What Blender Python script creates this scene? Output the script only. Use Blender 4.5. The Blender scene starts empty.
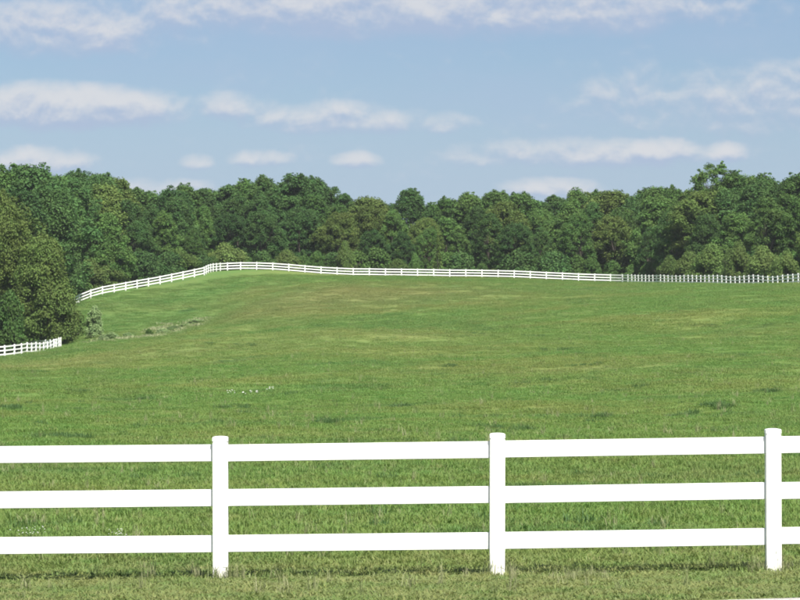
import bpy, math, random
import numpy as np
from mathutils import Vector, Matrix

random.seed(7)
rng = np.random.default_rng(7)
sc = bpy.context.scene
col = sc.collection

# ------------------------------------------------------------------ camera
F = 3200.0                 # focal length in pixels of the 800 px wide photograph
EYE = 2.0                  # metres above the foot of the near fence
HOR = 349.0                # horizon line in the photograph
cam = bpy.data.cameras.new('camera')
cam.sensor_width = 36.0
cam.lens = 36.0 * F / 800.0
cam.clip_start = 0.5
cam.clip_end = 9000
camo = bpy.data.objects.new('camera', cam)
camo.location = (0, 0, EYE)
camo.rotation_euler = (math.radians(90) + math.atan((HOR - 300.0) / F), 0, 0)
col.objects.link(camo)
sc.camera = camo

# ------------------------------------------------------------------ light
SUN_EL = math.radians(54)
SUN_AZ = math.radians(156)          # clockwise from +Y: behind the camera, to its right
sun = bpy.data.lights.new('sun', 'SUN')
sun.energy = 5.0
sun.angle = math.radians(0.55)
sun.color = (1.0, 0.95, 0.87)
suno = bpy.data.objects.new('sun', sun)
sd = Vector((math.sin(SUN_AZ) * math.cos(SUN_EL), math.cos(SUN_AZ) * math.cos(SUN_EL), math.sin(SUN_EL)))
suno.rotation_euler = sd.to_track_quat('Z', 'Y').to_euler()
suno.location = sd * 60
col.objects.link(suno)
sc.view_settings.view_transform = 'Standard'
sc.view_settings.look = 'None'
sc.view_settings.gamma = 1
sc.view_settings.use_curve_mapping = False
sc.view_settings.exposure = 1.0
SKY_STRENGTH = 0.05
sc.cycles.max_bounces = 5
sc.cycles.diffuse_bounces = 3
sc.cycles.filter_width = 1.9


class NT:
    """small helper for writing node trees"""
    def __init__(self, tree):
        self.t = tree
        self.n = tree.nodes
        self.l = tree.links

    def new(self, kind, **kw):
        nd = self.n.new(kind)
        for k, v in kw.items():
            setattr(nd, k, v)
        return nd

    def put(self, sock, v):
        if v is None:
            return
        if isinstance(v, bpy.types.NodeSocket):
            self.l.new(v, sock)
        elif isinstance(v, (tuple, list)) and sock.type == 'RGBA' and len(v) == 3:
            sock.default_value = (*v, 1)
        else:
            sock.default_value = v

    def m(self, op, a, b=None, c=None, clamp=False):
        nd = self.new('ShaderNodeMath', operation=op, use_clamp=clamp)
        for i, v in enumerate((a, b, c)):
            self.put(nd.inputs[i], v)
        return nd.outputs[0]

    def vm(self, op, a, b=None, scale=None):
        nd = self.new('ShaderNodeVectorMath', operation=op)
        self.put(nd.inputs[0], a)
        if b is not None:
            self.put(nd.inputs[1], b)
        if scale is not None:
            self.put(nd.inputs['Scale'], scale)
        return nd.outputs[1] if op in ('LENGTH', 'DISTANCE', 'DOT_PRODUCT') else nd.outputs[0]

    def mix(self, f, a, b, mode='MIX'):
        nd = self.new('ShaderNodeMix', data_type='RGBA', blend_type=mode)
        nd.clamp_factor = True
        self.put(nd.inputs[0], f)
        self.put(nd.inputs[6], a)
        self.put(nd.inputs[7], b)
        return nd.outputs[2]

    def ramp(self, f, lo, hi, a=0.0, b=1.0, smooth=True):
        nd = self.new('ShaderNodeMapRange', interpolation_type='SMOOTHSTEP' if smooth else 'LINEAR')
        for i, v in enumerate((f, lo, hi, a, b)):
            self.put(nd.inputs[i], v)
        return nd.outputs[0]

    def noise(self, vec, scale, detail=3, rough=0.55, dist=0.0):
        nd = self.new('ShaderNodeTexNoise')
        self.put(nd.inputs['Vector'], vec)
        nd.inputs['Scale'].default_value = scale
        nd.inputs['Detail'].default_value = detail
        nd.inputs['Roughness'].default_value = rough
        nd.inputs['Distortion'].default_value = dist
        return nd.outputs['Fac']


# ------------------------------------------------------------------ sky with drifting cumulus
world = bpy.data.worlds.new('World')
sc.world = world
world.use_nodes = True
world.cycles.sampling_method = 'MANUAL'
world.cycles.sample_map_resolution = 256
wt = NT(world.node_tree)
wt.n.clear()
sky = wt.new('ShaderNodeTexSky', sky_type='NISHITA')
sky.sun_disc = False
sky.sun_elevation = SUN_EL
sky.sun_rotation = SUN_AZ
sky.altitude = 200
sky.air_density = 1.0
sky.dust_density = 0.6
sky.ozone_density = 3.0

# clouds as (azimuth, elevation, half width, half height, amount) in milliradians
CLOUDS = [(-106, 76, 38, 8.8, 1.15), (-53, 76, 15, 4.6, .55), (-20, 72.5, 25, 5.5, .62), (13, 71, 11, 3.8, .52),
          (-112, 58.5, 22, 5, .62), (-66.5, 58.6, 5, 2.8, .5), (-46, 59.5, 10, 3.2, .62), (-15, 59, 6.5, 3, .55),
          (62, 61.5, 40, 5.2, .62), (80, 62.5, 15, 5, .95), (101, 61.5, 8.5, 4, .6), (121, 82, 16, 7, .42),
          (103, 77, 34, 9, .26), (5, 109, 105, 13, .95), (-104, 102, 40, 12, .62), (82, 107, 20, 5, .5),
          (47, 50.5, 15, 3.4, .4), (-77, 50.5, 14, 3, .34), (30, 60, 13, 3.2, .3), (-30, 122, 95, 9, .7),
          (150, 70, 22, 6, .6), (175, 92, 30, 8, .6), (-165, 66, 26, 6, .6), (-190, 95, 40, 9, .6)]


def cloud_group():
    g = bpy.data.node_groups.new('cloud_density', 'ShaderNodeTree')
    g.interface.new_socket('az', in_out='INPUT', socket_type='NodeSocketFloat')
    g.interface.new_socket('el', in_out='INPUT', socket_type='NodeSocketFloat')
    g.interface.new_socket('n', in_out='INPUT', socket_type='NodeSocketFloat')
    g.interface.new_socket('n2', in_out='INPUT', socket_type='NodeSocketFloat')
    g.interface.new_socket('D', in_out='OUTPUT', socket_type='NodeSocketFloat')
    t = NT(g)
    gi = t.new('NodeGroupInput')
    go = t.new('NodeGroupOutput')
    az, el, n, n2 = gi.outputs[:4]
    az = t.m('ADD', az, t.m('MULTIPLY', t.m('SUBTRACT', n2, 0.5), 22))
    best = None
    for (a0, e0, a, b, s) in CLOUDS:
        dx = t.m('DIVIDE', t.m('SUBTRACT', az, a0), a)
        dy = t.m('DIVIDE', t.m('SUBTRACT', el, e0 - 0.25 * b), b)
        # flatter underside: distances below the centre count more
        dy = t.m('MAXIMUM', dy, t.m('MULTIPLY', dy, -1.5))
        r = t.m('ADD', t.m('MULTIPLY', dx, dx), t.m('MULTIPLY', dy, dy))
        d = t.m('MULTIPLY', t.m('SUBTRACT', 1.0, r), s)
        best = d if best is None else t.m('MAXIMUM', best, d)
    # the same kind of sky all round, outside the directions listed above
    side = t.ramp(t.m('ABSOLUTE', az), 190, 260)
    high = t.ramp(el, 118, 170)
    out = t.m('MAXIMUM', side, high)
    gen = t.m('SUBTRACT', t.m('MULTIPLY', t.m('SUBTRACT', n2, 0.5), 5.0), 0.15)
    best = t.m('MAXIMUM', best, -0.6)
    best = t.m('ADD', t.m('MULTIPLY', best, t.m('SUBTRACT', 1.0, out)), t.m('MULTIPLY', gen, out))
    D = t.m('ADD', best, t.m('MULTIPLY', t.m('SUBTRACT', n, 0.5), 2.1))
    t.l.new(D, go.inputs[0])
    return g


tc = wt.new('ShaderNodeTexCoord')
dirv = tc.outputs['Generated']
sep = wt.new('ShaderNodeSeparateXYZ')
wt.put(sep.inputs[0], dirv)
dx_, dy_, dz_ = sep.outputs[:3]
azn = wt.m('MULTIPLY', wt.m('ARCTAN2', dx_, dy_), 1000.0)
eln = wt.m('MULTIPLY', wt.m('ARCSINE', dz_), 1000.0)
CG = cloud_group()


def cloud_eval(shift_el):
    v = wt.vm('ADD', dirv, (0.0, 0.0, shift_el * 0.001))
    vs = wt.vm('MULTIPLY', v, (1.0, 1.0, 1.35))
    n = wt.noise(vs, 78, 6, 0.54, 0.2)
    n2 = wt.noise(vs, 26, 2, 0.5)
    gn = wt.new('ShaderNodeGroup')
    gn.node_tree = CG
    wt.put(gn.inputs[0], azn)
    wt.put(gn.inputs[1], wt.m('ADD', eln, shift_el))
    wt.put(gn.inputs[2], n)
    wt.put(gn.inputs[3], n2)
    return gn.outputs[0]


D0 = cloud_eval(0.0)
D1 = cloud_eval(2.6)
alpha = wt.ramp(D0, -0.55, 0.85)
alpha = wt.m('MULTIPLY', alpha, 0.76)
alpha = wt.m('MULTIPLY', alpha, wt.ramp(dz_, 0.0, 0.03))
lit = wt.ramp(wt.m('SUBTRACT', D0, D1), -0.35, 0.5)
cloud_col = wt.mix(lit, (4.2, 5.05, 6.8), (7.6, 7.45, 7.6))
# thin veil low in the sky
veil = wt.m('MULTIPLY', wt.ramp(wt.noise(wt.vm('MULTIPLY', dirv, (1, 1, 3.5)), 9, 4, 0.55), 0.35, 0.75), 0.5)
base = wt.mix(1.0, sky.outputs[0], (0.83, 0.87, 0.98), 'MULTIPLY')
veil = wt.m('MAXIMUM', veil, wt.ramp(eln, 95, 35, 0.0, 0.65))
base = wt.mix(veil, base, (4.05, 5.2, 7.0))
colr = wt.mix(alpha, base, cloud_col)
bg = wt.new('ShaderNodeBackground')
wt.put(bg.inputs['Color'], colr)
bg.inputs['Strength'].default_value = SKY_STRENGTH
wo = wt.new('ShaderNodeOutputWorld')
wt.l.new(bg.outputs[0], wo.inputs[0])

# ------------------------------------------------------------------ terrain heights
DG = [0, 22, 28.3, 60, 100, 150, 200, 250, 300, 340, 370, 400, 430, 460, 485, 530, 700, 1500, 4000]
COLS = {  # photograph column: height above the foot of the near fence at each distance in DG
    -500: [.25, .14, -0.065, -0.08, -.1, .0, .2, .3, .4, .5, .8, 1.2, 2.0, 3.0, 4.0, 6, 9, 8, 4],
    0:   [.25, .14, -0.065, -0.05, .00, .1, .4, .65, .9, 1.15, 1.4, 2.0, 3.2, 5.0, 6.5, 8.5, 10, 8, 4],
    60:  [.25, .14, -0.06, -0.05, .00, .12, .5, .95, 1.4, 1.72, 2.05, 3.0, 5.6, 8.6, 9.8, 10.8, 11, 8, 4],
    90:  [.25, .14, -0.055, -0.04, .00, .15, .6, 1.15, 1.75, 2.05, 2.7, 4.8, 7.6, 10.0, 11.0, 11.8, 11.5, 8, 4],
    150: [.25, .14, -0.048, -0.04, .00, .2, .75, 1.3, 1.65, 2.25, 3.2, 5.5, 8.4, 11.1, 12.2, 12.8, 12, 8, 4],
    204: [.25, .14, -0.042, -0.03, .00, .25, .85, 1.55, 2.2, 3.05, 4.2, 6.3, 9.2, 12.3, 13.6, 13.6, 12, 8, 4],
    250: [.25, .14, -0.037, -0.03, .02, .3, 1.0, 1.9, 2.7, 3.9, 5.5, 7.7, 10.6, 13.1, 14.0, 13.9, 12, 8, 4],
    345: [.25, .14, -0.028, -0.01, .05, .4, 1.3, 2.5, 3.7, 5.7, 7.5, 9.5, 11.4, 12.6, 13.1, 13.3, 12, 8, 4],
    500: [.25, .14, -0.012, 0.02, .1, .5, 1.5, 3.0, 4.7, 6.6, 8.2, 9.8, 11.2, 12.2, 12.75, 13.0, 12, 8, 4],
    625: [.25, .14, 0.0, 0.03, .15, .6, 1.8, 3.5, 5.6, 7.3, 8.5, 9.7, 10.7, 11.5, 12.0, 12.4, 12, 8, 4],
    700: [.25, .14, 0.01, 0.05, .2, .7, 2.0, 3.8, 6.0, 7.8, 8.9, 9.9, 10.7, 11.3, 11.7, 12.0, 12, 8, 4],
    800: [.25, .14, 0.02, 0.07, .25, .8, 2.2, 4.2, 6.4, 8.2, 9.35, 10.1, 10.6, 11.0, 11.2, 11.5, 12, 8, 4],
    1300: [.25, .16, 0.05, 0.12, .3, 1.0, 2.6, 4.6, 6.8, 8.4, 9.2, 9.8, 10.2, 10.6, 10.8, 11, 12, 8, 4],
}
cx = np.array(sorted(COLS), float)
cz = np.array([COLS[k] for k in sorted(COLS)], float)


def pchip(xs, ys, xq):
    xs, ys = np.asarray(xs, float), np.asarray(ys, float)
    h = np.diff(xs)
    dl = np.diff(ys) / h
    m_ = np.zeros_like(ys)
    for i in range(1, len(xs) - 1):
        if dl[i - 1] * dl[i] > 0:
            w1, w2 = 2 * h[i] + h[i - 1], h[i] + 2 * h[i - 1]
            m_[i] = (w1 + w2) / (w1 / dl[i - 1] + w2 / dl[i])
    m_[0], m_[-1] = dl[0], dl[-1]
    i = np.clip(np.searchsorted(xs, xq) - 1, 0, len(xs) - 2)
    t = np.clip((xq - xs[i]) / h[i], 0, 1)
    return ((2 * t**3 - 3 * t**2 + 1) * ys[i] + (t**3 - 2 * t**2 + t) * h[i] * m_[i]
            + (-2 * t**3 + 3 * t**2) * ys[i + 1] + (t**3 - t**2) * h[i] * m_[i + 1])


PXG = np.arange(-500, 1301, 5.0)
DQ = np.concatenate([np.arange(0, 600, 2.0), np.arange(600, 4001, 50.0)])
tab = np.array([pchip(DG, cz[k], DQ) for k in range(len(cx))])
TAB = np.array([pchip(cx, tab[:, j], PXG) for j in range(len(DQ))]).T
ker = np.exp(-0.5 * (np.arange(-6, 7) / 2.2) ** 2)
ker /= ker.sum()
pad = np.pad(TAB, ((6, 6), (0, 0)), mode='edge')
TAB = sum(ker[k] * pad[k:k + len(PXG)] for k in range(13))
_ph = rng.uniform(0, 6.28, 24)
_dr = rng.uniform(0, 6.28, 24)
_wl = np.concatenate([rng.uniform(3, 8, 12), rng.uniform(10, 30, 12)])
_am = np.concatenate([np.full(12, .014), np.full(12, .035)])


def ground_z(X, Y):
    X, Y = np.atleast_1d(np.asarray(X, float)), np.atleast_1d(np.asarray(Y, float))
    Yc = np.clip(Y, 0, 3990)
    px = np.clip(400 + F * X / np.maximum(Yc, 20), -499, 1299)
    fi = (px + 500) / 5.0
    i0 = np.clip(fi.astype(int), 0, len(PXG) - 2)
    fx = fi - i0
    j = np.clip(np.searchsorted(DQ, Yc) - 1, 0, len(DQ) - 2)
    fy = (Yc - DQ[j]) / (DQ[j + 1] - DQ[j])
    z = ((TAB[i0, j] * (1 - fx) + TAB[i0 + 1, j] * fx) * (1 - fy)
         + (TAB[i0, j + 1] * (1 - fx) + TAB[i0 + 1, j + 1] * fx) * fy)
    # a low swell across the middle of the pasture
    z = z + 1.2 * np.exp(-((Yc - 236) / 21) ** 2) * np.clip((620 - px) / 300, 0, 1) * np.clip((px - 20) / 170, 0.12, 1) + 0.85 * np.exp(-((Yc - 300 + 0.1 * (px - 400)) / 22) ** 2) * np.clip((px - 420) / 200, 0, 1)
    tt = np.clip(((X + 24) * 16 + (Yc - 340) * 62) / (16 ** 2 + 62 ** 2), 0, 1)      # a spur running up to the crest
    z = z + 0.75 * np.exp(-((X + 24 - 16 * tt) ** 2 + (Yc - 340 - 62 * tt) ** 2) / 9.0 ** 2)
    und = np.zeros_like(z)
    for k in range(24):
        und += _am[k] * np.sin((X * math.cos(_dr[k]) + Y * math.sin(_dr[k])) * 2 * math.pi / _wl[k] + _ph[k])
    return z + und * np.clip((Yc - 29) / 60, 0.12, 1) * np.clip((450 - Yc) / 60, 0.25, 1)


def gz(x, y):
    return float(ground_z(x, y)[0])


def at(px, d):
    """a point on the ground: photograph column and distance in metres"""
    x = (px - 400) * d / F
    return Vector((x, d, gz(x, d)))


def top_z(py, d):
    return EYE + (HOR - py) * d / F


# ------------------------------------------------------------------ object helpers
def mesh_obj(name, verts, faces, mat, parent=None, smooth=False):
    me = bpy.data.meshes.new(name)
    me.from_pydata(verts, [], faces)
    me.update()
    if smooth:
        me.shade_smooth()
    if mat:
        me.materials.append(mat)
    o = bpy.data.objects.new(name, me)
    col.objects.link(o)
    if parent:
        o.parent = parent
    return o


def share(name, me, parent=None, loc=(0, 0, 0), rot=(0, 0, 0), scale=(1, 1, 1)):
    o = bpy.data.objects.new(name, me)
    col.objects.link(o)
    o.parent = parent
    o.location, o.rotation_euler, o.scale = loc, rot, scale
    return o


def empty(name, loc=(0, 0, 0)):
    o = bpy.data.objects.new(name, None)
    o.empty_display_size = 0.3
    o.location = loc
    col.objects.link(o)
    return o


def tag(o, label=None, cat=None, group=None, kind=None):
    if label:
        o['label'] = label
    if cat:
        o['category'] = cat
    if group:
        o['group'] = group
    if kind:
        o['kind'] = kind
    return o


def new_mat(name):
    mt = bpy.data.materials.new(name)
    mt.use_nodes = True
    t = NT(mt.node_tree)
    t.n.clear()
    out = t.new('ShaderNodeOutputMaterial')
    return mt, t, out


# ------------------------------------------------------------------ materials
def field_group():
    """colour of the pasture grass at a world position"""
    g = bpy.data.node_groups.new('field_colour', 'ShaderNodeTree')
    g.interface.new_socket('P', in_out='INPUT', socket_type='NodeSocketVector')
    g.interface.new_socket('Color', in_out='OUTPUT', socket_type='NodeSocketColor')
    t = NT(g)
    gi, go = t.new('NodeGroupInput'), t.new('NodeGroupOutput')
    P = t.vm('MULTIPLY', gi.outputs[0], (1, 1, 0))
    s = t.new('ShaderNodeSeparateXYZ')
    t.put(s.inputs[0], gi.outputs[0])
    X, Y = s.outputs[0], s.outputs[1]
    green = (0.114, 0.204, 0.046)
    deep = (0.078, 0.155, 0.040)
    olive = (0.156, 0.206, 0.054)
    straw = (0.235, 0.205, 0.095)
    n1 = t.noise(P, 0.045, 4, 0.6, 0.6)
    n2 = t.noise(P, 0.23, 4, 0.6, 0.4)
    n3 = t.noise(P, 1.3, 4, 0.65)
    n4 = t.noise(t.vm('MULTIPLY', P, (0.35, 1.0, 0)), 0.16, 3, 0.55, 0.8)
    c = t.mix(t.ramp(n1, 0.42, 0.66), green, olive)
    c = t.mix(t.m('MULTIPLY', t.ramp(n2, 0.53, 0.70), 0.75), c, deep)
    c = t.mix(t.m('MULTIPLY', t.ramp(n4, 0.56, 0.74), 0.6), c, olive)
    n5 = t.noise(t.vm('MULTIPLY', P, (0.6, 1.0, 0)), 0.55, 4, 0.6, 0.5)
    c = t.mix(t.m('MULTIPLY', t.ramp(n5, 0.58, 0.70), 0.7), c, deep)
    n6 = t.noise(t.vm('MULTIPLY', P, (0.40, 1.0, 0)), 0.17, 3, 0.6, 0.7)
    c = t.mix(t.m('MULTIPLY', t.ramp(n6, 0.63, 0.72), 0.8), c, (0.058, 0.122, 0.040))
    c = t.mix(t.m('MULTIPLY', t.ramp(n3, 0.56, 0.74), 0.5), c, deep)
    c = t.mix(t.m('MULTIPLY', t.ramp(n3, 0.46, 0.30), 0.25), c, straw)
    n7 = t.noise(t.vm('ADD', t.vm('MULTIPLY', P, (0.5, 1.0, 0)), (31, 7, 0)), 0.05, 4, 0.62, 0.6)
    c = t.mix(t.m('MULTIPLY', t.ramp(n7, 0.53, 0.70), 0.30), c, (0.190, 0.185, 0.078))
    # dry grass on the crown of the hill, and the mown strip outside the fence
    dcen = t.vm('DISTANCE', t.vm('MULTIPLY', gi.outputs[0], (1.0, 0.55, 0)), (-6.0, 375 * 0.55, 0))
    dry = t.m('MULTIPLY', t.ramp(t.m('ADD', dcen, t.m('MULTIPLY', n2, 30)), 46, 14), 0.55)
    c = t.mix(dry, c, (0.195, 0.180, 0.072))
    # colour brings out the relief: yellower along the swell, deeper green in the hollow
    yw = t.m('ADD', Y, t.m('MULTIPLY', t.m('SUBTRACT', n2, 0.5), 24.0))
    inside = t.ramp(X, 18.0, -4.0)
    ridge = t.m('MULTIPLY', t.m('MULTIPLY', t.ramp(yw, 200, 232), t.ramp(yw, 252, 238)), inside)
    c = t.mix(t.m('MULTIPLY', ridge, 0.45), c, (0.200, 0.232, 0.076))
    hollow_tone = t.m('MULTIPLY', t.m('MULTIPLY', t.ramp(yw, 246, 262), t.ramp(yw, 350, 290)), inside)
    c = t.mix(t.m('MULTIPLY', hollow_tone, 0.35), c, deep)
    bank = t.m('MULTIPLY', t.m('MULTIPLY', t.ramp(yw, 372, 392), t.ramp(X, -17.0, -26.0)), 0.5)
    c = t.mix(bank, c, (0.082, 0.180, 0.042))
    edge = t.m('ADD', Y, t.m('MULTIPLY', t.m('SUBTRACT', n3, 0.5), 6.0))
    verge = t.ramp(t.m('ADD', edge, t.m('MULTIPLY', t.m('SUBTRACT', n2, 0.5), 6.0)), 35.0, 27.0)
    vc = t.mix(t.ramp(n3, 0.40, 0.62), (0.182, 0.204, 0.074), (0.126, 0.176, 0.052))
    c = t.mix(t.m('MULTIPLY', verge, 0.85), c, vc)
    t.l.new(c, go.inputs[0])
    return g


FG = field_group()


def field_node(t):
    geo = t.new('ShaderNodeNewGeometry')
    gn = t.new('ShaderNodeGroup')
    gn.node_tree = FG
    t.put(gn.inputs[0], geo.outputs['Position'])
    return gn.outputs[0], geo.outputs['Position']


def principled(t, out, colour, rough=0.6, spec=0.3, bump=None, bump_d=0.02, bump_s=0.5):
    b = t.new('ShaderNodeBsdfPrincipled')
    t.put(b.inputs['Base Color'], colour)
    t.put(b.inputs['Roughness'], rough)
    b.inputs['Specular IOR Level'].default_value = spec
    if bump is not None:
        bn = t.new('ShaderNodeBump')
        bn.inputs['Strength'].default_value = bump_s
        bn.inputs['Distance'].default_value = bump_d
        t.put(bn.inputs['Height'], bump)
        t.l.new(bn.outputs[0], b.inputs['Normal'])
    t.l.new(b.outputs[0], out.inputs[0])
    return b


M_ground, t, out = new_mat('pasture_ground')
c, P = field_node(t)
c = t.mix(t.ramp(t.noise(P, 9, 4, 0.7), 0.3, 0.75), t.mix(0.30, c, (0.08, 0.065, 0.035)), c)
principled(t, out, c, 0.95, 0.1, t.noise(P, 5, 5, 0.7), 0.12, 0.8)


def leafy(t, out, colour, trans=0.3, rough=0.55, spec=0.25, tcol=None):
    b = t.new('ShaderNodeBsdfPrincipled')
    t.put(b.inputs['Base Color'], colour)
    b.inputs['Roughness'].default_value = rough
    b.inputs['Specular IOR Level'].default_value = spec
    tr = t.new('ShaderNodeBsdfTranslucent')
    t.put(tr.inputs['Color'], tcol if tcol is not None else colour)
    mx = t.new('ShaderNodeMixShader')
    mx.inputs[0].default_value = trans
    t.l.new(b.outputs[0], mx.inputs[1])
    t.l.new(tr.outputs[0], mx.inputs[2])
    t.l.new(mx.outputs[0], out.inputs[0])


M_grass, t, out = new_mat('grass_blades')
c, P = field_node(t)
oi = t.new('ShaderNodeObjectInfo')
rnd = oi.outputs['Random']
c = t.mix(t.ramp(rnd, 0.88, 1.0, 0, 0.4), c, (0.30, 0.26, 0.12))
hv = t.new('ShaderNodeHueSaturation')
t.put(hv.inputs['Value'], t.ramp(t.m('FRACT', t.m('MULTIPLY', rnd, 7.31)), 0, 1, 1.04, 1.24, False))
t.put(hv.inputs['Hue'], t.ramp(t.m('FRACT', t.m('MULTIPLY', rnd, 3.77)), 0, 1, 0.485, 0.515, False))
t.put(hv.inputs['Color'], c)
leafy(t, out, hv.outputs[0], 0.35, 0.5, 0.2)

M_weed, t, out = new_mat('tall_weeds')
oi = t.new('ShaderNodeObjectInfo')
c = t.mix(t.ramp(oi.outputs['Random'], 0, 1, 0, 1, False), (0.19, 0.23, 0.09), (0.32, 0.32, 0.18))
leafy(t, out, c, 0.3)


def leaf_mat(name, a, b, trans=0.28):
    mt, t, out = new_mat(name)
    oi = t.new('ShaderNodeObjectInfo')
    at_ = t.new('ShaderNodeAttribute', attribute_name='lobe')
    c = t.mix(oi.outputs['Random'], a, b)
    hv = t.new('ShaderNodeHueSaturation')
    t.put(hv.inputs['Value'], t.ramp(at_.outputs['Fac'], 0, 1, 0.82, 1.2, False))
    br = t.ramp(t.m('FRACT', t.m('MULTIPLY', oi.outputs['Random'], 13.7)), 0, 1, 0.80, 1.22, False)
    c = t.mix(1.0, c, br, 'MULTIPLY')
    t.put(hv.inputs['Hue'], t.ramp(t.m('FRACT', t.m('MULTIPLY', at_.outputs['Fac'], 5.3)), 0, 1, 0.487, 0.51, False))
    t.put(hv.inputs['Color'], c)
    leafy(t, out, hv.outputs[0], trans, 0.65, 0.12)
    return mt


M_leaf = [leaf_mat('dark_leaves', (0.056, 0.122, 0.036), (0.068, 0.134, 0.038)),
          leaf_mat('green_leaves', (0.074, 0.152, 0.038), (0.090, 0.164, 0.042)),
          leaf_mat('olive_leaves', (0.098, 0.156, 0.038), (0.114, 0.166, 0.042)),
          leaf_mat('pale_leaves', (0.22, 0.32, 0.13), (0.27, 0.36, 0.17)),
          leaf_mat('scrub_leaves', (0.098, 0.162, 0.042), (0.122, 0.178, 0.050))]

M_bark, t, out = new_mat('bark')
tcn = t.new('ShaderNodeTexCoord')
n = t.noise(t.vm('MULTIPLY', tcn.outputs['Object'], (4, 4, 0.8)), 2.5, 5, 0.65)
principled(t, out, t.mix(n, (0.035, 0.030, 0.024), (0.09, 0.08, 0.065)), 0.9, 0.1, n, 0.05, 0.8)

M_vinyl, t, out = new_mat('white_vinyl')
geo = t.new('ShaderNodeNewGeometry')
oi = t.new('ShaderNodeObjectInfo')
n = t.noise(geo.outputs['Position'], 3.0, 5, 0.6)
c = t.mix(t.m('MULTIPLY', t.ramp(n, 0.5, 0.8), 0.10), (0.82, 0.82, 0.81), (0.62, 0.60, 0.52))
c = t.mix(t.m('MULTIPLY', oi.outputs['Random'], 0.05), c, (0.66, 0.66, 0.64))
principled(t, out, c, 0.38, 0.45)

M_post, t, out = new_mat('white_vinyl_post')       # same vinyl, with grass stain and soil splashed on the foot
tcn = t.new('ShaderNodeTexCoord')
s = t.new('ShaderNodeSeparateXYZ')
t.put(s.inputs[0], tcn.outputs['Object'])
n = t.noise(tcn.outputs['Object'], 14.0, 5, 0.65)
foot = t.m('MULTIPLY', t.ramp(t.m('ADD', s.outputs[2], t.m('MULTIPLY', n, 0.22)), 0.24, 0.08), 0.45)
c = t.mix(foot, (0.82, 0.82, 0.81), (0.46, 0.43, 0.30))
principled(t, out, c, 0.4, 0.45)

M_gravel, t, out = new_mat('gravel')
geo = t.new('ShaderNodeNewGeometry')
v = t.new('ShaderNodeTexVoronoi')
t.put(v.inputs['Vector'], geo.outputs['Position'])
v.inputs['Scale'].default_value = 38
c = t.mix(v.outputs['Color'], (0.28, 0.27, 0.25), (0.55, 0.53, 0.50))
principled(t, out, c, 0.9, 0.2, v.outputs['Distance'], 0.02, 0.9)

M_petal, t, out = new_mat('white_petals')
leafy(t, out, (0.80, 0.80, 0.76), 0.25)
M_stem, t, out = new_mat('flower_stems')
leafy(t, out, (0.10, 0.16, 0.05), 0.25)

# ------------------------------------------------------------------ ground sheet and gravel road
gx = np.concatenate([[-3500, -2200, -1400, -900, -600, -420, -300, -230, -180, -150], np.arange(-130, -20, 2.0),
                     np.arange(-20, 20, 0.5), np.arange(20, 131, 2.0),
                     [150, 180, 230, 300, 420, 600, 900, 1400, 2200, 3500]])
gy = np.concatenate([[-2500, -1500, -800, -400, -200, -100, -50, -20, -5, 5, 12], np.arange(16, 60, 0.5),
                     np.arange(60, 160, 1.0), np.arange(160, 560, 2.0), np.arange(560, 800, 20.0),
                     [850, 950, 1100, 1300, 1600, 2000, 2500, 3200, 4000]])
XX, YY = np.meshgrid(gx, gy)
ZZ = ground_z(XX.ravel(), YY.ravel()).reshape(XX.shape)
nx, ny = len(gx), len(gy)
verts = np.stack([XX, YY, ZZ], -1).reshape(-1, 3)
ii = np.arange(nx * ny).reshape(ny, nx)
faces = np.stack([ii[:-1, :-1], ii[:-1, 1:], ii[1:, 1:], ii[1:, :-1]], -1).reshape(-1, 4)
g = mesh_obj('ground', verts.tolist(), faces.tolist(), M_ground, smooth=True)
tag(g, 'rolling green pasture rising to a low crest', None, kind='structure')


xs = np.concatenate([[-400, -150, -60], np.arange(-30, 31, 0.5), [60, 150, 400]])
rv, rf = [], []
for x in xs:
    e = 24.28 + 0.10 * min(max(x - 2.2, -30), 30) * (1 if x > 2.2 else .3) + 0.06 * math.sin(x * 2.3) + 0.04 * math.sin(x * 7.1)
    if x < 2.2:
        e -= 0.28
    for k, y in enumerate(np.linspace(e - 5.0, e, 9)):
        rv.append((x, y, gz(x, y) + 0.03 - (0.035 if k in (0, 8) else 0)))
for i in range(len(xs) - 1):
    for k in range(8):
        a = i * 9 + k
        rf.append((a, a + 9, a + 10, a + 1))
tag(mesh_obj('gravel_road', rv, rf, M_gravel, smooth=True), 'pale gravel lane running past the white fence', None, kind='structure')

# ------------------------------------------------------------------ white rail fences
POST_H, POST_W, RAIL_H, RAIL_T = 1.20, 0.132, 0.148, 0.040
RAIL_Z = [1.095, 0.695, 0.290]


def box_mesh(name, x0, x1, y0, y1, z0, z1, mat, bevel=0.0):
    import bmesh
    bm = bmesh.new()
    bmesh.ops.create_cube(bm, size=1)
    for v_ in bm.verts:
        v_.co = ((x0 + x1) / 2 + v_.co.x * (x1 - x0), (y0 + y1) / 2 + v_.co.y * (y1 - y0), (z0 + z1) / 2 + v_.co.z * (z1 - z0))
    if bevel:
        bmesh.ops.bevel(bm, geom=list(bm.edges), offset=bevel, segments=2, affect='EDGES')
    me = bpy.data.meshes.new(name)
    bm.to_mesh(me)
    bm.free()
    me.materials.append(mat)
    return me


h = POST_W / 2
ME_post = box_mesh('post', -h, h, -h, h, -0.35, POST_H, M_post, 0.006)
ME_rail = box_mesh('rail', -0.5, 0.5, -RAIL_T / 2, RAIL_T / 2, -RAIL_H / 2, RAIL_H / 2, M_vinyl, 0.004)


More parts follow.
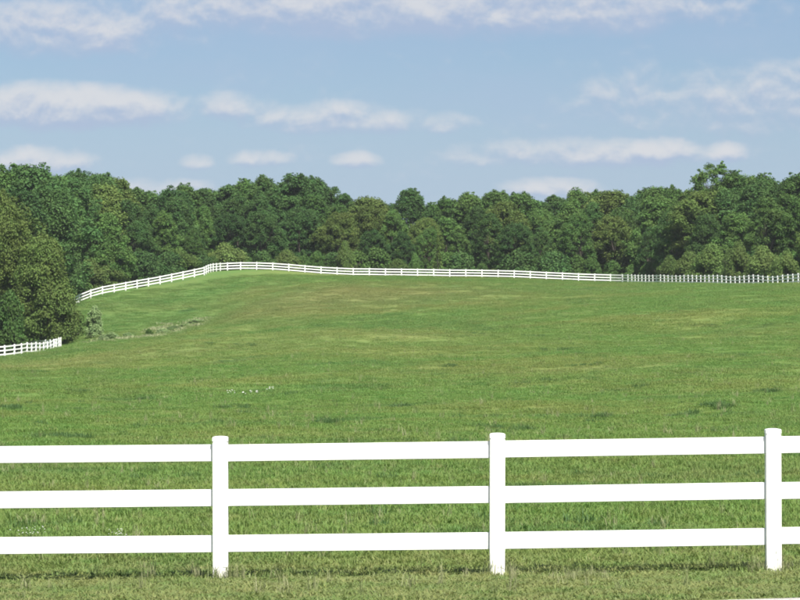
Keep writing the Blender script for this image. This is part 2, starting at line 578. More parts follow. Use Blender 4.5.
def cap_mesh():
    w, w2 = h + 0.0018, h + 0.001
    vs, fs = [], []
    prof = [(w, -0.004), (w, 0.026), (h - 0.005, 0.034), (h * 0.5, 0.039), (0.012, 0.041)]
    for r, z in prof:
        vs += [(-r, -r, z), (r, -r, z), (r, r, z), (-r, r, z)]
    for k in range(len(prof) - 1):
        for q in range(4):
            a, b = k * 4 + q, k * 4 + (q + 1) % 4
            fs.append((a, b, b + 4, a + 4))
    n_ = len(vs)
    fs.append((n_ - 4, n_ - 3, n_ - 2, n_ - 1))
    fs.append((3, 2, 1, 0))
    me = bpy.data.meshes.new('post_cap')
    me.from_pydata(vs, [], fs)
    me.materials.append(M_vinyl)
    return me


ME_cap = cap_mesh()


def far_post_mesh():
    vs, fs = [], []
    prof = [(h, -0.3), (h, POST_H), (h + .009, POST_H), (h + .009, POST_H + .022), (0.012, POST_H + .05)]
    for r, z in prof:
        vs += [(-r, -r, z), (r, -r, z), (r, r, z), (-r, r, z)]
    for k in range(len(prof) - 1):
        for q in range(4):
            a, b = k * 4 + q, k * 4 + (q + 1) % 4
            fs.append((a, b, b + 4, a + 4))
    n_ = len(vs)
    fs += [(n_ - 4, n_ - 3, n_ - 2, n_ - 1), (3, 2, 1, 0)]
    me = bpy.data.meshes.new('post_far')
    me.from_pydata(vs, [], fs)
    me.materials.append(M_post)
    return me


ME_farpost = far_post_mesh()


def fence(root, pts, detailed, lean=0.0):
    """posts at pts (ground points), three rails between neighbours"""
    r0 = root.location
    R = random.Random(3)
    for i, p in enumerate(pts):
        d = (pts[min(i + 1, len(pts) - 1)] - pts[max(i - 1, 0)])
        ang = math.atan2(d.y, d.x)
        rot = (R.uniform(-lean, lean), R.uniform(-lean, lean), ang)
        po = share('post', ME_post if detailed else ME_farpost, root, p - r0, rot)
        if detailed:
            share('post_cap', ME_cap, po, (0, 0, POST_H + 0.002))
    for i in range(len(pts) - 1):
        a, b = pts[i] - r0, pts[i + 1] - r0
        d = b - a
        L = d.length
        ang = math.atan2(d.y, d.x)
        pitch = -math.asin(d.z / L)
        for z in RAIL_Z:
            mid = (a + b) / 2 + Vector((0, 0, z))
            j = (R.uniform(-1, 1) * 0.004, R.uniform(-1, 1) * .0015) if detailed else (0, 0)
            share('rail', ME_rail, root, mid + Vector((0, 0, j[0])), (0, pitch + j[1], ang), (L - POST_W + 0.05, 1, 1))


# near fence: foot of each post read off the photograph (column, row)
DN = 28.3
near = [(-331, 581.5), (-55, 579), (221, 576.5), (497, 573.3), (773, 568.8), (1049, 565)]
npts = [Vector(((px - 400) * DN / F, DN, top_z(py, DN))) for px, py in near]
rt = empty('near_rail_fence', npts[2])
tag(rt, 'bright white three-rail vinyl fence crossing the mown verge beside the lane', 'fence', 'white rail fences')
fence(rt, npts, True, 0.004)


def walk(path, step=2.44):
    """even post spacing along a polyline of (column, distance)"""
    P = [Vector(((px - 400) * d / F, d)) for px, d in path]
    out_, carry = [P[0].copy()], 0.0
    for a, b in zip(P[:-1], P[1:]):
        L = (b - a).length
        s_ = step - carry
        while s_ <= L:
            out_.append(a + (b - a) * (s_ / L))
            s_ += step
        carry = L - (s_ - step)
    return [Vector((p.x, p.y, gz(p.x, p.y))) for p in out_]


fp = walk([(20, 436), (85, 447), (150, 458), (204, 467), (208, 472), (214, 478), (222, 483), (232, 485),
           (345, 485), (500, 485), (600, 485), (612, 484.5), (622, 483), (629, 480), (634, 476.5), (640, 472), (700, 435), (800, 383), (900, 343)])
rt = empty('hilltop_rail_fence', fp[0])
tag(rt, 'long white rail fence along the crest of the hill before the wood', 'fence', 'white rail fences')
fence(rt, fp, False, 0.012)
lp = walk([(-150, 310), (-40, 325), (0, 330), (12, 332.5), (24, 336.5), (36, 343), (50, 352), (61, 362), (58, 368),
           (46, 374), (34, 379), (20, 383)])
rt = empty('hollow_rail_fence', lp[0])
tag(rt, 'short white rail fence bending round under the large leafy trees', 'fence', 'white rail fences')
fence(rt, lp, False, 0.02)


# ------------------------------------------------------------------ trees
def rand_dir(r):
    v_ = r.normal(size=3)
    return v_ / np.linalg.norm(v_)


def leaf_cloud(name, lobes, mat, seed, per_m2=40.0, size=(0.08, 0.175), flat=1.05):
    """leaves (bent diamond-shaped sprays) on the outside of many small boughs; lobes = (x, y, z, r)"""
    r = np.random.default_rng(seed)
    V, Fc, A = [], [], []
    base_i = 0
    for (x, y, z, rad) in lobes:
        k = max(8, int(4 * math.pi * rad * rad * per_m2))
        dv = r.normal(size=(k, 3))
        dv /= np.linalg.norm(dv, axis=1)[:, None]
        dv[:, 2] = np.where(dv[:, 2] < -0.35, -dv[:, 2], dv[:, 2])
        rr = rad * r.uniform(0.3, 1.4, k)
        pos = np.stack([x + dv[:, 0] * rr, y + dv[:, 1] * rr, z + dv[:, 2] * rr * flat], -1)
        nrm = dv + r.normal(size=(k, 3)) * 0.62 + np.array([0, 0, 0.35])
        nrm /= np.linalg.norm(nrm, axis=1)[:, None]
        tt = np.cross(nrm, r.normal(size=(k, 3)))
        tt /= np.linalg.norm(tt, axis=1)[:, None]
        bb = np.cross(nrm, tt)
        L = r.uniform(size[0], size[1], k)[:, None]
        W = L * r.uniform(0.45, 0.75, k)[:, None]
        droop = nrm * L * 0.18
        q = np.stack([pos - tt * L - droop, pos + bb * W, pos + tt * L - droop, pos - bb * W], 1)
        V.append(q.reshape(-1, 3))
        idx = base_i + np.arange(k * 4).reshape(k, 4)
        Fc.append(idx)
        A.append(np.full(k * 4, float(r.uniform(0, 1))))
        base_i += k * 4
    V, Fc, A = np.concatenate(V), np.concatenate(Fc), np.concatenate(A)
    me = bpy.data.meshes.new(name)
    me.from_pydata(V.tolist(), [], Fc.tolist())
    at_ = me.attributes.new('lobe', 'FLOAT', 'POINT')
    at_.data.foreach_set('value', A)
    me.materials.append(mat)
    me.update()
    return me


def tube(vs, fs, path, radii, seg=7):
    b0 = len(vs)
    for i, (p, r_) in enumerate(zip(path, radii)):
        d = (path[min(i + 1, len(path) - 1)] - path[max(i - 1, 0)]).normalized()
        a = d.orthogonal().normalized()
        b = d.cross(a)
        for k in range(seg):
            th = 2 * math.pi * k / seg
            vs.append(tuple(p + (a * math.cos(th) + b * math.sin(th)) * r_))
    for i in range(len(path) - 1):
        for k in range(seg):
            a, b = b0 + i * seg + k, b0 + i * seg + (k + 1) % seg
            fs.append((a, b, b + seg, a + seg))


def crown_lobes(kind, H, W, seed, n=200):
    """bough centres filling a crown of height H and width W"""
    r = np.random.default_rng(seed)
    lb = []
    zb = {'oval': 0.10, 'round': 0.08, 'spread': 0.12, 'cone': 0.04, 'bush': 0.02, 'airy': 0.22}[kind]
    # a handful of main limbs give the outline its bumps
    limbs = [(r.uniform(0, 6.28), r.uniform(0.45, 0.95), r.uniform(0.75, 1.15)) for _ in range(9)]
    for _ in range(n):
        tz = r.uniform(0, 1) ** 0.85
        if kind == 'cone':
            pr = (1 - tz) ** 0.85 * 0.95 + 0.04
        elif kind == 'oval':
            pr = math.sin(math.pi * (0.12 + 0.86 * tz) ** 1.15) ** 0.6
        elif kind == 'bush':
            pr = math.sqrt(max(0.05, 1 - tz ** 3.0)) * 0.95
        elif kind == 'spread':
            pr = math.sin(math.pi * (0.14 + 0.84 * tz) ** 1.35) ** 0.55
        else:
            pr = math.sin(math.pi * (0.14 + 0.83 * tz)) ** 0.55
        th = r.uniform(0, 6.28)
        bump = 1.0
        for (a, zc, k) in limbs:
            w_ = math.exp(-((math.cos(th - a) - 1) ** 2) * 3 - ((tz - zc) ** 2) * 14)
            bump += (k - 1) * 1.3 * w_
        rad = r.uniform(0.035, 0.13 if n > 220 else 0.10) * W * (0.8 if kind in ('cone', 'airy') else 1.5 if kind == 'bush' else 1)
        rr = max(0.0, W / 2 * pr * bump - rad * 0.7) * r.uniform(0.35, 1.0) ** 0.45
        z = H * (zb + (1 - zb) * tz) - rad * 0.4
        lb.append((math.cos(th) * rr, math.sin(th) * rr, max(z, rad * 0.55), rad))
    # sprigs that break the outline
    for _ in range(n // 2):
        x, y, z, rad = lb[r.integers(0, n)]
        k = 1.0 + r.uniform(0.05, 0.22)
        lb.append((x * k, y * k, min(z * (1 + r.uniform(0, .07)) + rad * 0.4, H * 1.03), rad * r.uniform(0.25, 0.5)))
    return lb


def trunk_mesh(H, lobes, seed, r0):
    R = random.Random(seed)
    vs, fs = [], []
    path, p = [], Vector((0, 0, -0.3))
    n_ = 8
    for i in range(n_):
        path.append(p.copy())
        p = p + Vector((R.uniform(-.12, .12), R.uniform(-.12, .12), H * 0.80 / (n_ - 1)))
    radii = [r0 * (1.35 if i == 0 else 1) * (1 - 0.82 * i / (n_ - 1)) for i in range(n_)]
    tube(vs, fs, path, radii)
    for lb in R.sample(lobes, min(10, len(lobes))):
        e = Vector(lb[:3])
        k = min(max(int((e.z / H) * n_ * 0.6), 1), n_ - 2)
        a = path[k]
        mid = (a + e) / 2 + Vector((0, 0, -0.25))
        tube(vs, fs, [a, mid, e], [radii[k] * .55, radii[k] * .35, 0.03], 5)
    me = bpy.data.meshes.new('trunk')
    me.from_pydata(vs, [], fs)
    me.shade_smooth()
    me.materials.append(M_bark)
    return me


PROTO = {}


def proto(key, kind, H, W, mat, seed, n=200, **kw):
    lb = crown_lobes(kind, H, W, seed, n)
    PROTO[key] = (H, W, leaf_cloud('crown', lb, M_leaf[mat], seed + 50, **kw), trunk_mesh(H, lb, seed, H * 0.018))


for k in range(3):
    proto('dark_round%d' % k, 'round', 14, 9.0, 0, 11 + k)
    proto('green_oval%d' % k, 'oval', 15, 8.0, 1, 21 + k)
for k in range(2):
    proto('dark_oval%d' % k, 'oval', 16, 7.6, 0, 31 + k)
    proto('olive_spread%d' % k, 'spread', 13, 9.5, 2, 41 + k)
    proto('green_round%d' % k, 'round', 13, 9.5, 1, 51 + k)
    proto('bush%d' % k, 'bush', 4.0, 6.0, 4, 61 + k, n=90, per_m2=36, size=(.08, .17))
    proto('green_bush%d' % k, 'bush', 4.0, 5.0, 1, 66 + k, n=90, per_m2=36, size=(.08, .17))
proto('dark_bush', 'bush', 3.0, 5.0, 0, 69, n=90, per_m2=36, size=(.08, .17))
proto('pale_shrub', 'bush', 3.4, 3.0, 3, 71, n=110, per_m2=85, size=(.06, .13))
proto('cedar', 'cone', 5.6, 2.6, 2, 73, n=140, per_m2=55, size=(.06, .13))
proto('tall_airy', 'airy', 18, 7.6, 1, 75, n=200)
proto('willow', 'round', 11.5, 10.5, 2, 77, n=260, per_m2=30, size=(.09, .19))
proto('big_olive', 'oval', 17, 10, 2, 79, n=260, per_m2=30, size=(.09, .19))

KIND = {'dark_round': 'round dark green tree', 'green_oval': 'upright mid-green tree', 'dark_oval': 'narrow dark green tree',
        'olive_spread': 'yellowish olive tree', 'green_round': 'wide mid-green tree', 'bush': 'olive bush',
        'green_bush': 'low mid-green bush', 'dark_bush': 'low dark green bush'}


def wood_label(kind, px, row):
    where = ('above the short bending fence' if px < 70 else 'behind the sloping hilltop fence' if px < 215 else
             'between fence bend and pointed evergreen' if px < 438 else
             'between pointed evergreen and closely spaced posts' if px < 630 else 'behind the closely spaced fence posts')
    return '%s %s %s' % (KIND[kind], row, where)


TR = random.Random(5)


def plant(key, px, d, top_py=None, height=None, width_px=None, label=None, name='leafy_tree', cat='tree', group=None, row=''):
    H, W, crown, trunk = PROTO[key]
    p = at(px, d)
    ht = height if height else top_z(top_py, d) - p.z
    s = ht / H
    sx = (width_px * d / F) / W if width_px else s * TR.uniform(1.0, 1.3)
    o = empty(name, p)
    o.rotation_euler = (0, 0, TR.uniform(0, 6.28))
    c_ = share('crown', crown, o, (0, 0, 0), (0, 0, 0), (sx, sx * TR.uniform(.92, 1.08), s))
    share('trunk', trunk, o, (0, 0, 0), (0, 0, 0), (s, s, s))
    base_k = key.rstrip('0123456789')
    tag(o, label or wood_label(base_k, px, row), cat, group or (None if label else 'bushes of the wood edge' if 'bush' in key else KIND[base_k] + 's of the wood'))
    return o


def base_d(px):
    return float(np.interp(px, [-200, 0, 60, 85, 204, 232, 620, 700, 800, 950],
                           [395, 405, 430, 458, 484, 497, 495, 468, 440, 410]))


SKY = [(-60, 178), (-30, 175), (0, 172), (28, 171), (48, 176), (78, 174), (98, 177), (119, 181), (135, 192), (152, 194), (172, 190), (184, 187),
       (203, 191), (226, 189), (245, 183), (262, 179), (280, 185), (296, 179), (312, 181), (328, 189), (346, 196), (366, 199),
       (383, 206), (411, 191), (432, 205), (447, 199), (470, 195), (498, 195), (518, 197), (533, 203), (552, 198), (576, 192),
       (600, 193), (616, 193), (636, 200), (656, 191), (672, 190), (690, 193), (735, 175), (766, 177), (783, 185), (797, 178),
       (815, 180), (835, 176), (860, 180), (890, 178)]
SX, SY = [a for a, _ in SKY], [b for _, b in SKY]
main_keys = ['dark_round0', 'green_oval0', 'dark_oval0', 'dark_round1', 'green_round0', 'green_oval1', 'olive_spread0',
             'dark_round2', 'green_oval2', 'dark_oval1', 'green_round1', 'olive_spread1']
for px, py in SKY:
    plant(TR.choice(main_keys[:10] if px < 640 else main_keys), px, base_d(px) + TR.uniform(30, 44), top_py=py + TR.uniform(-1, 1), row='on the skyline')
px = -75
while px < 880:
    plant(TR.choice(main_keys), px, base_d(px) + TR.uniform(46, 54), top_py=float(np.interp(px, SX, SY)) + TR.uniform(2, 8), row='deep in the wood')
    px += TR.uniform(17, 25)
px = -70
while px < 880:
    plant(TR.choice(main_keys), px, base_d(px) + TR.uniform(16, 24), top_py=float(np.interp(px, SX, SY)) + TR.uniform(7, 20), row='midway into the wood')
    px += TR.uniform(21, 34)
px = -60
while px < 880:
    if px > 75:
        plant(TR.choice(main_keys[:6] + ['dark_round2', 'olive_spread1']), px, base_d(px) + TR.uniform(7, 12),
              top_py=float(np.interp(px, SX, SY)) + TR.uniform(20, 42), row='in front')
    px += TR.uniform(24, 40)
# low growth closing the foot of the wood
px = 60
while px < 880:
    plant(TR.choice(['green_bush0', 'green_bush1', 'dark_bush', 'dark_bush', 'bush0']), px, base_d(px) + TR.uniform(3.5, 8), height=TR.uniform(2.2, 4.6),
          name='wood_edge_bush', cat='bush', row='at the wood edge')
    px += TR.uniform(8, 17) if px < 215 else TR.uniform(11, 24)
# the trees that stand out
plant('tall_airy', 715, base_d(715) + 30, top_py=165, label='tallest open-crowned tree standing clear above the wood skyline', name='tall_tree')
plant('cedar', 438, 489.5, top_py=234, width_px=17, label='small pointed cone-shaped evergreen close behind the hilltop fence', name='cone_evergreen')
plant('bush0', 345, 489, top_py=246, width_px=20, label='yellow-green rounded sapling behind the straight run of hilltop fence', name='young_tree')
plant('green_bush0', 415, 489, top_py=255, width_px=15, label='small yellowish bush beside the pointed evergreen', name='small_bush', cat='bush')
for px_, d_, top_, w_, lb in [(670, 460, 259, 26, 'smallest olive scrub bush where the fence posts begin to crowd'),
                              (786, 418, 255, 30, 'olive scrub bush beyond the low spreading one along the closely spaced posts'),
                              (690, 452, 256, 36, 'olive scrub bush lowest of those behind the closely spaced posts'),
                              (712, 446, 249, 44, 'widest pale olive scrub bush behind the closely spaced fence posts'),
                              (738, 437, 247, 32, 'rounded olive scrub bush between the two larger scrub bushes'),
                              (764, 428, 251, 40, 'olive scrub bush spreading low along the closely spaced fence posts')]:
    plant('bush%d' % (px_ % 2), px_, d_, top_py=top_, width_px=w_, label=lb, name='scrub_bush', cat='bush')
plant('willow', 44, 378, top_py=243, width_px=86, label='dense rounded olive-green tree beside the end of the short fence', name='rounded_tree')
plant('big_olive', -6, 384, top_py=196, width_px=74, label='tall olive-green tree behind the short bending fence', name='tall_olive_tree')
plant('green_bush1', 10, 352, top_py=298, width_px=44, label='bright green bush crowding over the short bending fence', name='green_bush', cat='bush')
plant('bush1', 72, 388, top_py=312, width_px=36, label='brownish-green bush at the foot of the dense rounded tree', name='hollow_bush', cat='bush')
plant('pale_shrub', 95, 380, top_py=308, width_px=22, label='pale silvery shrub beside the dense rounded tree', name='pale_shrub', cat='shrub')
for k_, (px_, d_, h_, w_) in enumerate([(197, 385, .6, 22), (187, 382, .5, 20), (174, 379, .75, 22), (163, 374, .7, 20),
                                        (128, 372, .7, 16), (112, 368, .9, 18), (103, 366, .7, 14)]):
    plant('pale_shrub', px_, d_, height=h_, width_px=w_, label='low pale flowering weed clump in the hollow below the hilltop fence',
          name='pale_weed_clump', cat='weeds', group='pale weed clumps in the hollow')
plant('green_bush0', 149, 371, height=.8, width_px=12, label='small green bush among the pale weeds in the hollow', name='hollow_shrub', cat='shrub')
plant('green_bush0', 140, 458.5, height=1.3, width_px=14, label='small green bush growing against the hilltop fence rails', name='fence_shrub', cat='shrub')


# ------------------------------------------------------------------ grass (uncountable: points with tufts on them)
def tuft_mesh(name, n, rad, h0, h1, w, mat, seed, lean=0.5):
    r = np.random.default_rng(seed)
    vs, fs = [], []
    for _ in range(n):
        a, q = r.uniform(0, 6.28), rad * math.sqrt(r.uniform())
        b = Vector((math.cos(a) * q, math.sin(a) * q, -0.01))
        ln = r.uniform(h0, h1)
        th = r.uniform(0, 6.28)
        out_ = Vector((math.cos(th), math.sin(th), 0))
        side = Vector((-out_.y, out_.x, 0)) * w * r.uniform(.7, 1.3)
        k = lean * r.uniform(0.2, 1.3)
        m_ = b + Vector((0, 0, ln * .55)) + out_ * ln * k * .3
        e = b + Vector((0, 0, ln * (1 - .25 * k))) + out_ * ln * k
        i0 = len(vs)
        vs += [tuple(b - side), tuple(b + side), tuple(m_ + side * .75), tuple(m_ - side * .75), tuple(e)]
        fs += [(i0, i0 + 1, i0 + 2, i0 + 3), (i0 + 3, i0 + 2, i0 + 4)]
    me = bpy.data.meshes.new(name)
    me.from_pydata(vs, [], fs)
    me.materials.append(mat)
    return bpy.data.objects.new(name, me)      # not linked: used only as the source of the scatter


def scatter(name, pts, rot, scl, sources, label):
    me = bpy.data.meshes.new(name)
    me.from_pydata(pts.tolist(), [], [])
    a = me.attributes.new('rot', 'FLOAT_VECTOR', 'POINT')
    a.data.foreach_set('vector', rot.ravel())
    a = me.attributes.new('scl', 'FLOAT_VECTOR', 'POINT')
    a.data.foreach_set('vector', scl.ravel())
    o = bpy.data.objects.new(name, me)
    col.objects.link(o)
    ng = bpy.data.node_groups.new(name + '_scatter', 'GeometryNodeTree')
    ng.interface.new_socket('Geometry', in_out='INPUT', socket_type='NodeSocketGeometry')
    ng.interface.new_socket('Geometry', in_out='OUTPUT', socket_type='NodeSocketGeometry')
    N, L = ng.nodes, ng.links
    gi, go = N.new('NodeGroupInput'), N.new('NodeGroupOutput')
    m2p = N.new('GeometryNodeMeshToPoints')
    L.new(gi.outputs[0], m2p.inputs['Mesh'])
    iop = N.new('GeometryNodeInstanceOnPoints')
    L.new(m2p.outputs[0], iop.inputs['Points'])
    jn = N.new('GeometryNodeJoinGeometry')
    for s_ in sources:
        inf = N.new('GeometryNodeObjectInfo')
        inf.inputs['Object'].default_value = s_
        inf.inputs['As Instance'].default_value = True
        L.new(inf.outputs['Geometry'], jn.inputs[0])
    L.new(jn.outputs[0], iop.inputs['Instance'])
    iop.inputs['Pick Instance'].default_value = True
    for nm, sk in (('rot', 'Rotation'), ('scl', 'Scale')):
        na = N.new('GeometryNodeInputNamedAttribute')
        na.data_type = 'FLOAT_VECTOR'
        na.inputs['Name'].default_value = nm
        L.new(na.outputs['Attribute'], iop.inputs[sk])
    L.new(iop.outputs[0], go.inputs[0])
    md = o.modifiers.new('scatter', 'NODES')
    md.node_group = ng
    return tag(o, label, None, kind='stuff')


def zone(d0, d1, dens, margin=1.5, seed=0):
    r = np.random.default_rng(seed)
    w1 = d1 * 0.125 + margin + 0.02 * d1
    n = int((d1 - d0) * 2 * w1 * dens)
    Y = r.uniform(d0, d1, n)
    X = r.uniform(-w1, w1, n)
    keep = np.abs(X) < Y * 0.145 + margin
    return X[keep], Y[keep], r


# patchiness in height: thick green clumps stand a little taller
def lumps(X, Y):
    return (np.sin(X * 1.9 + 1.3 * np.sin(Y * 0.83)) * np.sin(Y * 1.27 + 1.1 * np.sin(X * 0.71))
            + 0.7 * np.sin(X * 0.61 + 2) * np.sin(Y * 0.43 + np.sin(X * .37)))


tufts = [tuft_mesh('grass_tuft_a', 26, .13, .05, .13, .0042, M_grass, 1, .6),
         tuft_mesh('grass_tuft_b', 22, .11, .06, .16, .0050, M_grass, 2, .8),
         tuft_mesh('grass_tuft_c', 20, .14, .04, .10, .0060, M_grass, 3, .9)]
wide = [[tuft_mesh('grass_patch_a%d' % k, 110, .34, .05, .115, .0050, M_grass, 31 + k, .8) for k in range(3)],
        [tuft_mesh('grass_patch_b%d' % k, 260, .75, .05, .12, .0075, M_grass, 41 + k, .8) for k in range(3)],
        [tuft_mesh('grass_patch_c%d' % k, 420, 1.3, .05, .12, .0110, M_grass, 51 + k, .8) for k in range(3)]]
ZONES = [(21, 36, 95, 1.0, .66, 1, 0), (36, 62, 58, 1.05, .72, 2, 0), (62, 120, 12, 1.0, .66, 3, 1),
         (120, 240, 3.0, 1.0, .70, 4, 2), (240, 450, 1.1, 1.0, .70, 5, 3)]
parts_ = {}
for (d0, d1, dens, sxy, sz, sd_, which) in ZONES:
    allp, allr, alls = parts_.setdefault(which, ([], [], []))
    X, Y, r = zone(d0, d1, dens, seed=sd_)
    keep = np.ones(len(X), bool)
    if d0 < 25:
        e = 24.26 + 0.10 * np.clip(X - 2.2, -30, 30) * np.where(X > 2.2, 1, .3) - np.where(X < 2.2, .28, 0) + r.normal(size=len(X)) * .09
        keep = Y > e
    X, Y = X[keep], Y[keep]
    Z = ground_z(X, Y)
    n = len(X)
    lm = lumps(X, Y)
    verge = np.clip((Y - 27.8) / 5.0, 0, 1)
    hs = sz * r.uniform(.65, 1.3, n) * (1 + 0.22 * lm * verge) * (0.42 + 0.58 * verge)
    foot = (np.abs(Y - 28.42) < 0.30)
    rag = 1 + 0.9 * np.maximum(0, np.sin(X * 3.1 + 1) * np.sin(X * 1.7) + 0.4 * np.sin(X * 9.3))
    hs = np.where(foot, hs * rag * r.uniform(.8, 1.35, n), hs)      # taller ragged grass, shaped to break up the bottom rail's shadow line
    allp.append(np.stack([X, Y, Z], -1))
    allr.append(np.stack([r.uniform(-.15, .15, n), r.uniform(-.15, .15, n), r.uniform(0, 6.28, n)], -1))
    ws = sxy * r.uniform(.8, 1.2, n)
    alls.append(np.stack([ws, ws, np.maximum(hs, .25)], -1))
# one sheet of grass: the points of each zone carry the tuft sizes that suit its distance
def scatter_zones(name, zones, label):
    o = scatter(name, np.zeros((0, 3)), np.zeros((0, 3)), np.zeros((0, 3)), [], label)
    pts_, rot_, scl_, zid = [], [], [], []
    for which, (pp, rr_, ss) in zones.items():
        pp, rr_, ss = np.concatenate(pp), np.concatenate(rr_), np.concatenate(ss)
        pts_.append(pp), rot_.append(rr_), scl_.append(ss), zid.append(np.full(len(pp), which))
    me = o.data
    P__ = np.concatenate(pts_)
    me.from_pydata(P__.tolist(), [], [])
    for nm, arr in (('rot', rot_), ('scl', scl_)):
        a_ = me.attributes.get(nm) or me.attributes.new(nm, 'FLOAT_VECTOR', 'POINT')
        a_.data.foreach_set('vector', np.concatenate(arr).ravel())
    rnd_ = np.random.default_rng(77)
    a_ = me.attributes.new('which', 'INT', 'POINT')
    a_.data.foreach_set('value', (np.concatenate(zid) * 3 + rnd_.integers(0, 3, len(P__))).astype(np.int32))
    ng = o.modifiers[0].node_group
    N, L = ng.nodes, ng.links
    iop = [n_ for n_ in N if n_.bl_idname == 'GeometryNodeInstanceOnPoints'][0]
    jn = [n_ for n_ in N if n_.bl_idname == 'GeometryNodeJoinGeometry'][0]
    N.remove(jn)
    gti = N.new('GeometryNodeGeometryToInstance')
    for s_ in reversed(tufts + wide[0] + wide[1] + wide[2]):
        inf = N.new('GeometryNodeObjectInfo')
        inf.inputs['Object'].default_value = s_
        L.new(inf.outputs['Geometry'], gti.inputs[0])
    L.new(gti.outputs[0], iop.inputs['Instance'])
    na = N.new('GeometryNodeInputNamedAttribute')
    na.data_type = 'INT'
    na.inputs['Name'].default_value = 'which'
    L.new([k_ for k_ in na.outputs if k_.type == 'INT' and k_.enabled][0], iop.inputs['Instance Index'])
    return o


scatter_zones('grass', parts_, 'short uneven pasture grass covering the hill and verge')

# longer stems round the posts and here and there in the pasture
tall = [tuft_mesh('tall_grass_a', 14, .06, .16, .34, .0042, M_weed, 11, .55),
        tuft_mesh('tall_grass_b', 10, .08, .12, .28, .0055, M_weed, 12, .8)]
P_ = []
r = np.random.default_rng(91)
for p, k in zip(npts, (6, 6, 16, 8, 12, 6)):
    for _ in range(k):
        P_.append((p.x + r.normal() * .10, p.y - r.uniform(-.12, .16), r.uniform(.45, .85)))
for _ in range(260):
    y = r.uniform(24.5, 60)
    P_.append((r.uniform(-.14, .14) * y, y, r.uniform(.4, .85)))
for _ in range(26):
    P_.append((1.55 + r.normal() * .14, 27.6 + r.normal() * .2, r.uniform(.25, .5)))
for _ in range(700):
    y = r.uniform(60, 240)
    P_.append((r.uniform(-.14, .14) * y, y, r.uniform(.7, 1.3)))
P_ = np.array(P_)
Z = ground_z(P_[:, 0], P_[:, 1])
n = len(P_)
scatter('tall_grass', np.stack([P_[:, 0], P_[:, 1], Z], -1), np.stack([np.zeros(n), np.zeros(n), r.uniform(0, 6.28, n)], -1),
        np.repeat(P_[:, 2:3], 3, 1), tall, 'long dry grass stems left standing round the fence posts')

# darker, ranker tussocks dotted over the pasture
def d_at(px, py):
    dd = np.arange(30, 470, 1.0)
    zz = ground_z((px - 400) * dd / F, dd)
    yy = HOR - (zz - EYE) * F / dd
    k = np.where(yy <= py)[0]
    return float(dd[k[0]]) if len(k) else 440.0


P_ = []
for px_, py_, w_ in [(462, 335, 30), (536, 337, 26), (560, 351, 32), (664, 304, 22), (715, 327, 32), (735, 356, 34), (585, 366, 22),
                     (535, 383, 36), (725, 409, 36), (605, 420, 42), (692, 417, 44), (792, 290, 24), (150, 402, 46), (240, 411, 32),
                     (20, 410, 30), (440, 366, 22), (75, 393, 30), (290, 395, 26), (580, 300, 22), (770, 392, 24), (640, 388, 18),
                     (330, 425, 30), (400, 408, 18), (210, 345, 6), (240, 347, 14), (255, 346, 8), (500, 432, 40), (60, 440, 40)]:
    d0 = d_at(px_, py_)
    wm = w_ * d0 / F
    seeds = [(r.normal() * wm * .34, r.normal() * wm * .9) for _ in range(7)]
    for k_ in range(int(9 + 13 * wm)):
        sx_, sy_ = seeds[int(r.integers(0, 7) * r.uniform(.3, 1))]
        P_.append(((px_ - 400) * d0 / F + sx_ + r.normal() * wm * .10, d0 + sy_ + r.normal() * wm * .22, r.uniform(.4, 1.05)))
for _ in range(420):
    y = r.uniform(34, 330)
    P_.append((r.uniform(-.14, .14) * y, y, r.uniform(.4, .9)))
P_ = np.array(P_)
n = len(P_)
M_tus, t, out = new_mat('rank_grass')
oi = t.new('ShaderNodeObjectInfo')
leafy(t, out, t.mix(oi.outputs['Random'], (0.062, 0.128, 0.040), (0.095, 0.165, 0.046)), 0.3)
tus = [tuft_mesh('tussock_%d' % k, 60, .24, .10, .26, .0065, M_tus, 71 + k, .8) for k in range(2)]
scatter('grass_tussocks', np.stack([P_[:, 0], P_[:, 1], ground_z(P_[:, 0], P_[:, 1])], -1),
        np.stack([np.zeros(n), np.zeros(n), r.uniform(0, 6.28, n)], -1), np.repeat(P_[:, 2:3], 3, 1), tus,
        'darker tussocks of rank grass dotted over the pasture')

# pale weeds in the hollow
P_ = []
clumps = [(r.uniform(150, 204), r.uniform(372, 392)) for _ in range(16)] + [(r.uniform(92, 165), r.uniform(352, 376)) for _ in range(14)]
for k_ in range(520):
    px0, d0 = clumps[k_ % len(clumps)]
    px_, d_ = px0 + r.normal() * 5, d0 + r.normal() * 2.5
    P_.append(((px_ - 400) * d_ / F, d_, r.uniform(.9, 2.4)))
P_ = np.array(P_)
Z = ground_z(P_[:, 0], P_[:, 1])
n = len(P_)
M_pale, t, out = new_mat('pale_weeds')
oi = t.new('ShaderNodeObjectInfo')
leafy(t, out, t.mix(oi.outputs['Random'], (0.26, 0.30, 0.13), (0.44, 0.45, 0.28)), 0.4)
wd = [tuft_mesh('weed_a', 26, .3, .10, .24, .014, M_pale, 21, .9), tuft_mesh('weed_b', 26, .34, .08, .22, .016, M_pale, 22, 1.0)]
scatter('tall_weeds', np.stack([P_[:, 0], P_[:, 1], Z], -1), np.stack([np.zeros(n), np.zeros(n), r.uniform(0, 6.28, n)], -1),
        np.repeat(P_[:, 2:3], 3, 1), wd, 'pale tall weeds filling the hollow below the hilltop fence')


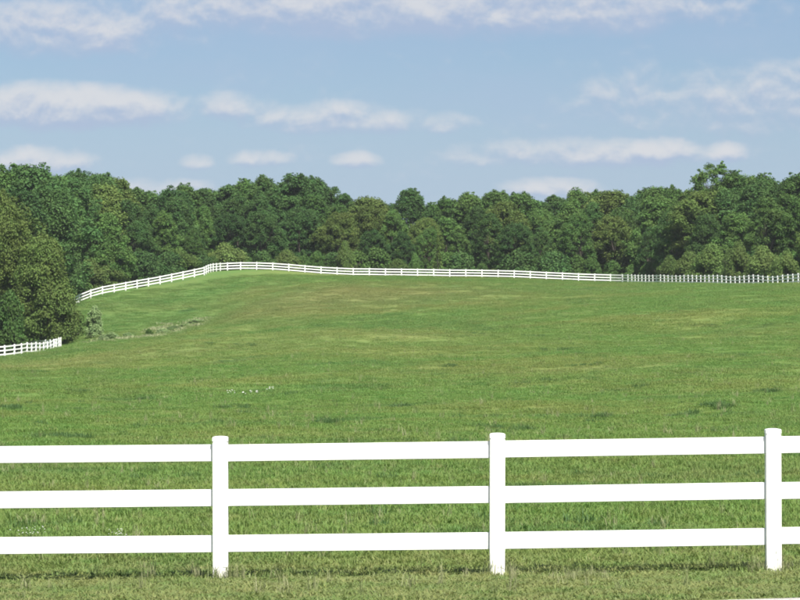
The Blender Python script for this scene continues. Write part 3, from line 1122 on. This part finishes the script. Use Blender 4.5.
# ------------------------------------------------------------------ wildflowers and stones
def flower_clump(px, py_d, w, hgt, heads, hr, label, group=None, seed=0):
    R = random.Random(seed)
    o = empty('wildflower_clump', at(px, py_d))
    vs, fs, pv, pf = [], [], [], []
    for _ in range(heads):
        x, y = R.gauss(0, w * .4), R.gauss(0, w * .4)
        zz = hgt * R.uniform(.6, 1.0)
        base_z = gz(o.location.x + x, o.location.y + y) - o.location.z
        tube(vs, fs, [Vector((x * .7, y * .7, base_z - .02)), Vector((x, y, base_z + zz))], [hr * .09, hr * .06], 4)
        b0 = len(pv)
        rr = hr * R.uniform(.7, 1.25)
        pv.append((x, y, base_z + zz + rr * .38))
        for ring, (q, dz) in enumerate(((.55, .30), (1.0, 0.0))):
            for k in range(8):
                th = k * math.pi / 4 + ring * .3
                jj = R.uniform(.8, 1.15)
                pv.append((x + math.cos(th) * rr * q * jj, y + math.sin(th) * rr * q * jj, base_z + zz + rr * dz))
        for k in range(8):
            pf.append((b0, b0 + 1 + k, b0 + 1 + (k + 1) % 8))
            pf.append((b0 + 1 + k, b0 + 9 + k, b0 + 9 + (k + 1) % 8, b0 + 1 + (k + 1) % 8))
    mesh_obj('stems', vs, fs, M_stem, o)
    mesh_obj('flower_heads', pv, pf, M_petal, o)
    return tag(o, label, 'wildflowers', group)


FLG = 'white flowers in the pasture'
flower_clump(227, 118, .36, .34, 9, .03, 'longest low patch of white flowers in the open pasture', FLG, 1)
for k, px_ in enumerate((243, 250.5, 257.5)):
    flower_clump(px_, 117, .10, .34, 4, .034, 'one of three small white flower clumps close together in the pasture', FLG, 2 + k)
flower_clump(272, 121, .22, .36, 6, .034, 'white flower clump apart from the row of three in the pasture', FLG, 6)
flower_clump(30, 33.8, .26, .19, 24, .008, 'fine white wildflowers behind the bottom rail of the near fence', FLG, 7)
flower_clump(118, 33.6, .15, .18, 16, .008, 'small white wildflower clump behind the bottom rail near a post', FLG, 8)


# ------------------------------------------------------------------ summer air
import bmesh
HM, t, out = new_mat('summer_haze')
pv_ = t.new('ShaderNodeVolumePrincipled')
pv_.inputs['Color'].default_value = (0.88, 0.94, 1.0, 1)
pv_.inputs['Density'].default_value = 0.00006
pv_.inputs['Anisotropy'].default_value = 0.0
t.l.new(pv_.outputs[0], out.inputs['Volume'])
hm = box_mesh('haze', -3520, 3520, -2520, 4020, -2.0, 44.0, HM)
ho = bpy.data.objects.new('haze', hm)
col.objects.link(ho)
tag(ho, 'thin bluish summer haze over the pasture and wood', None, kind='stuff')
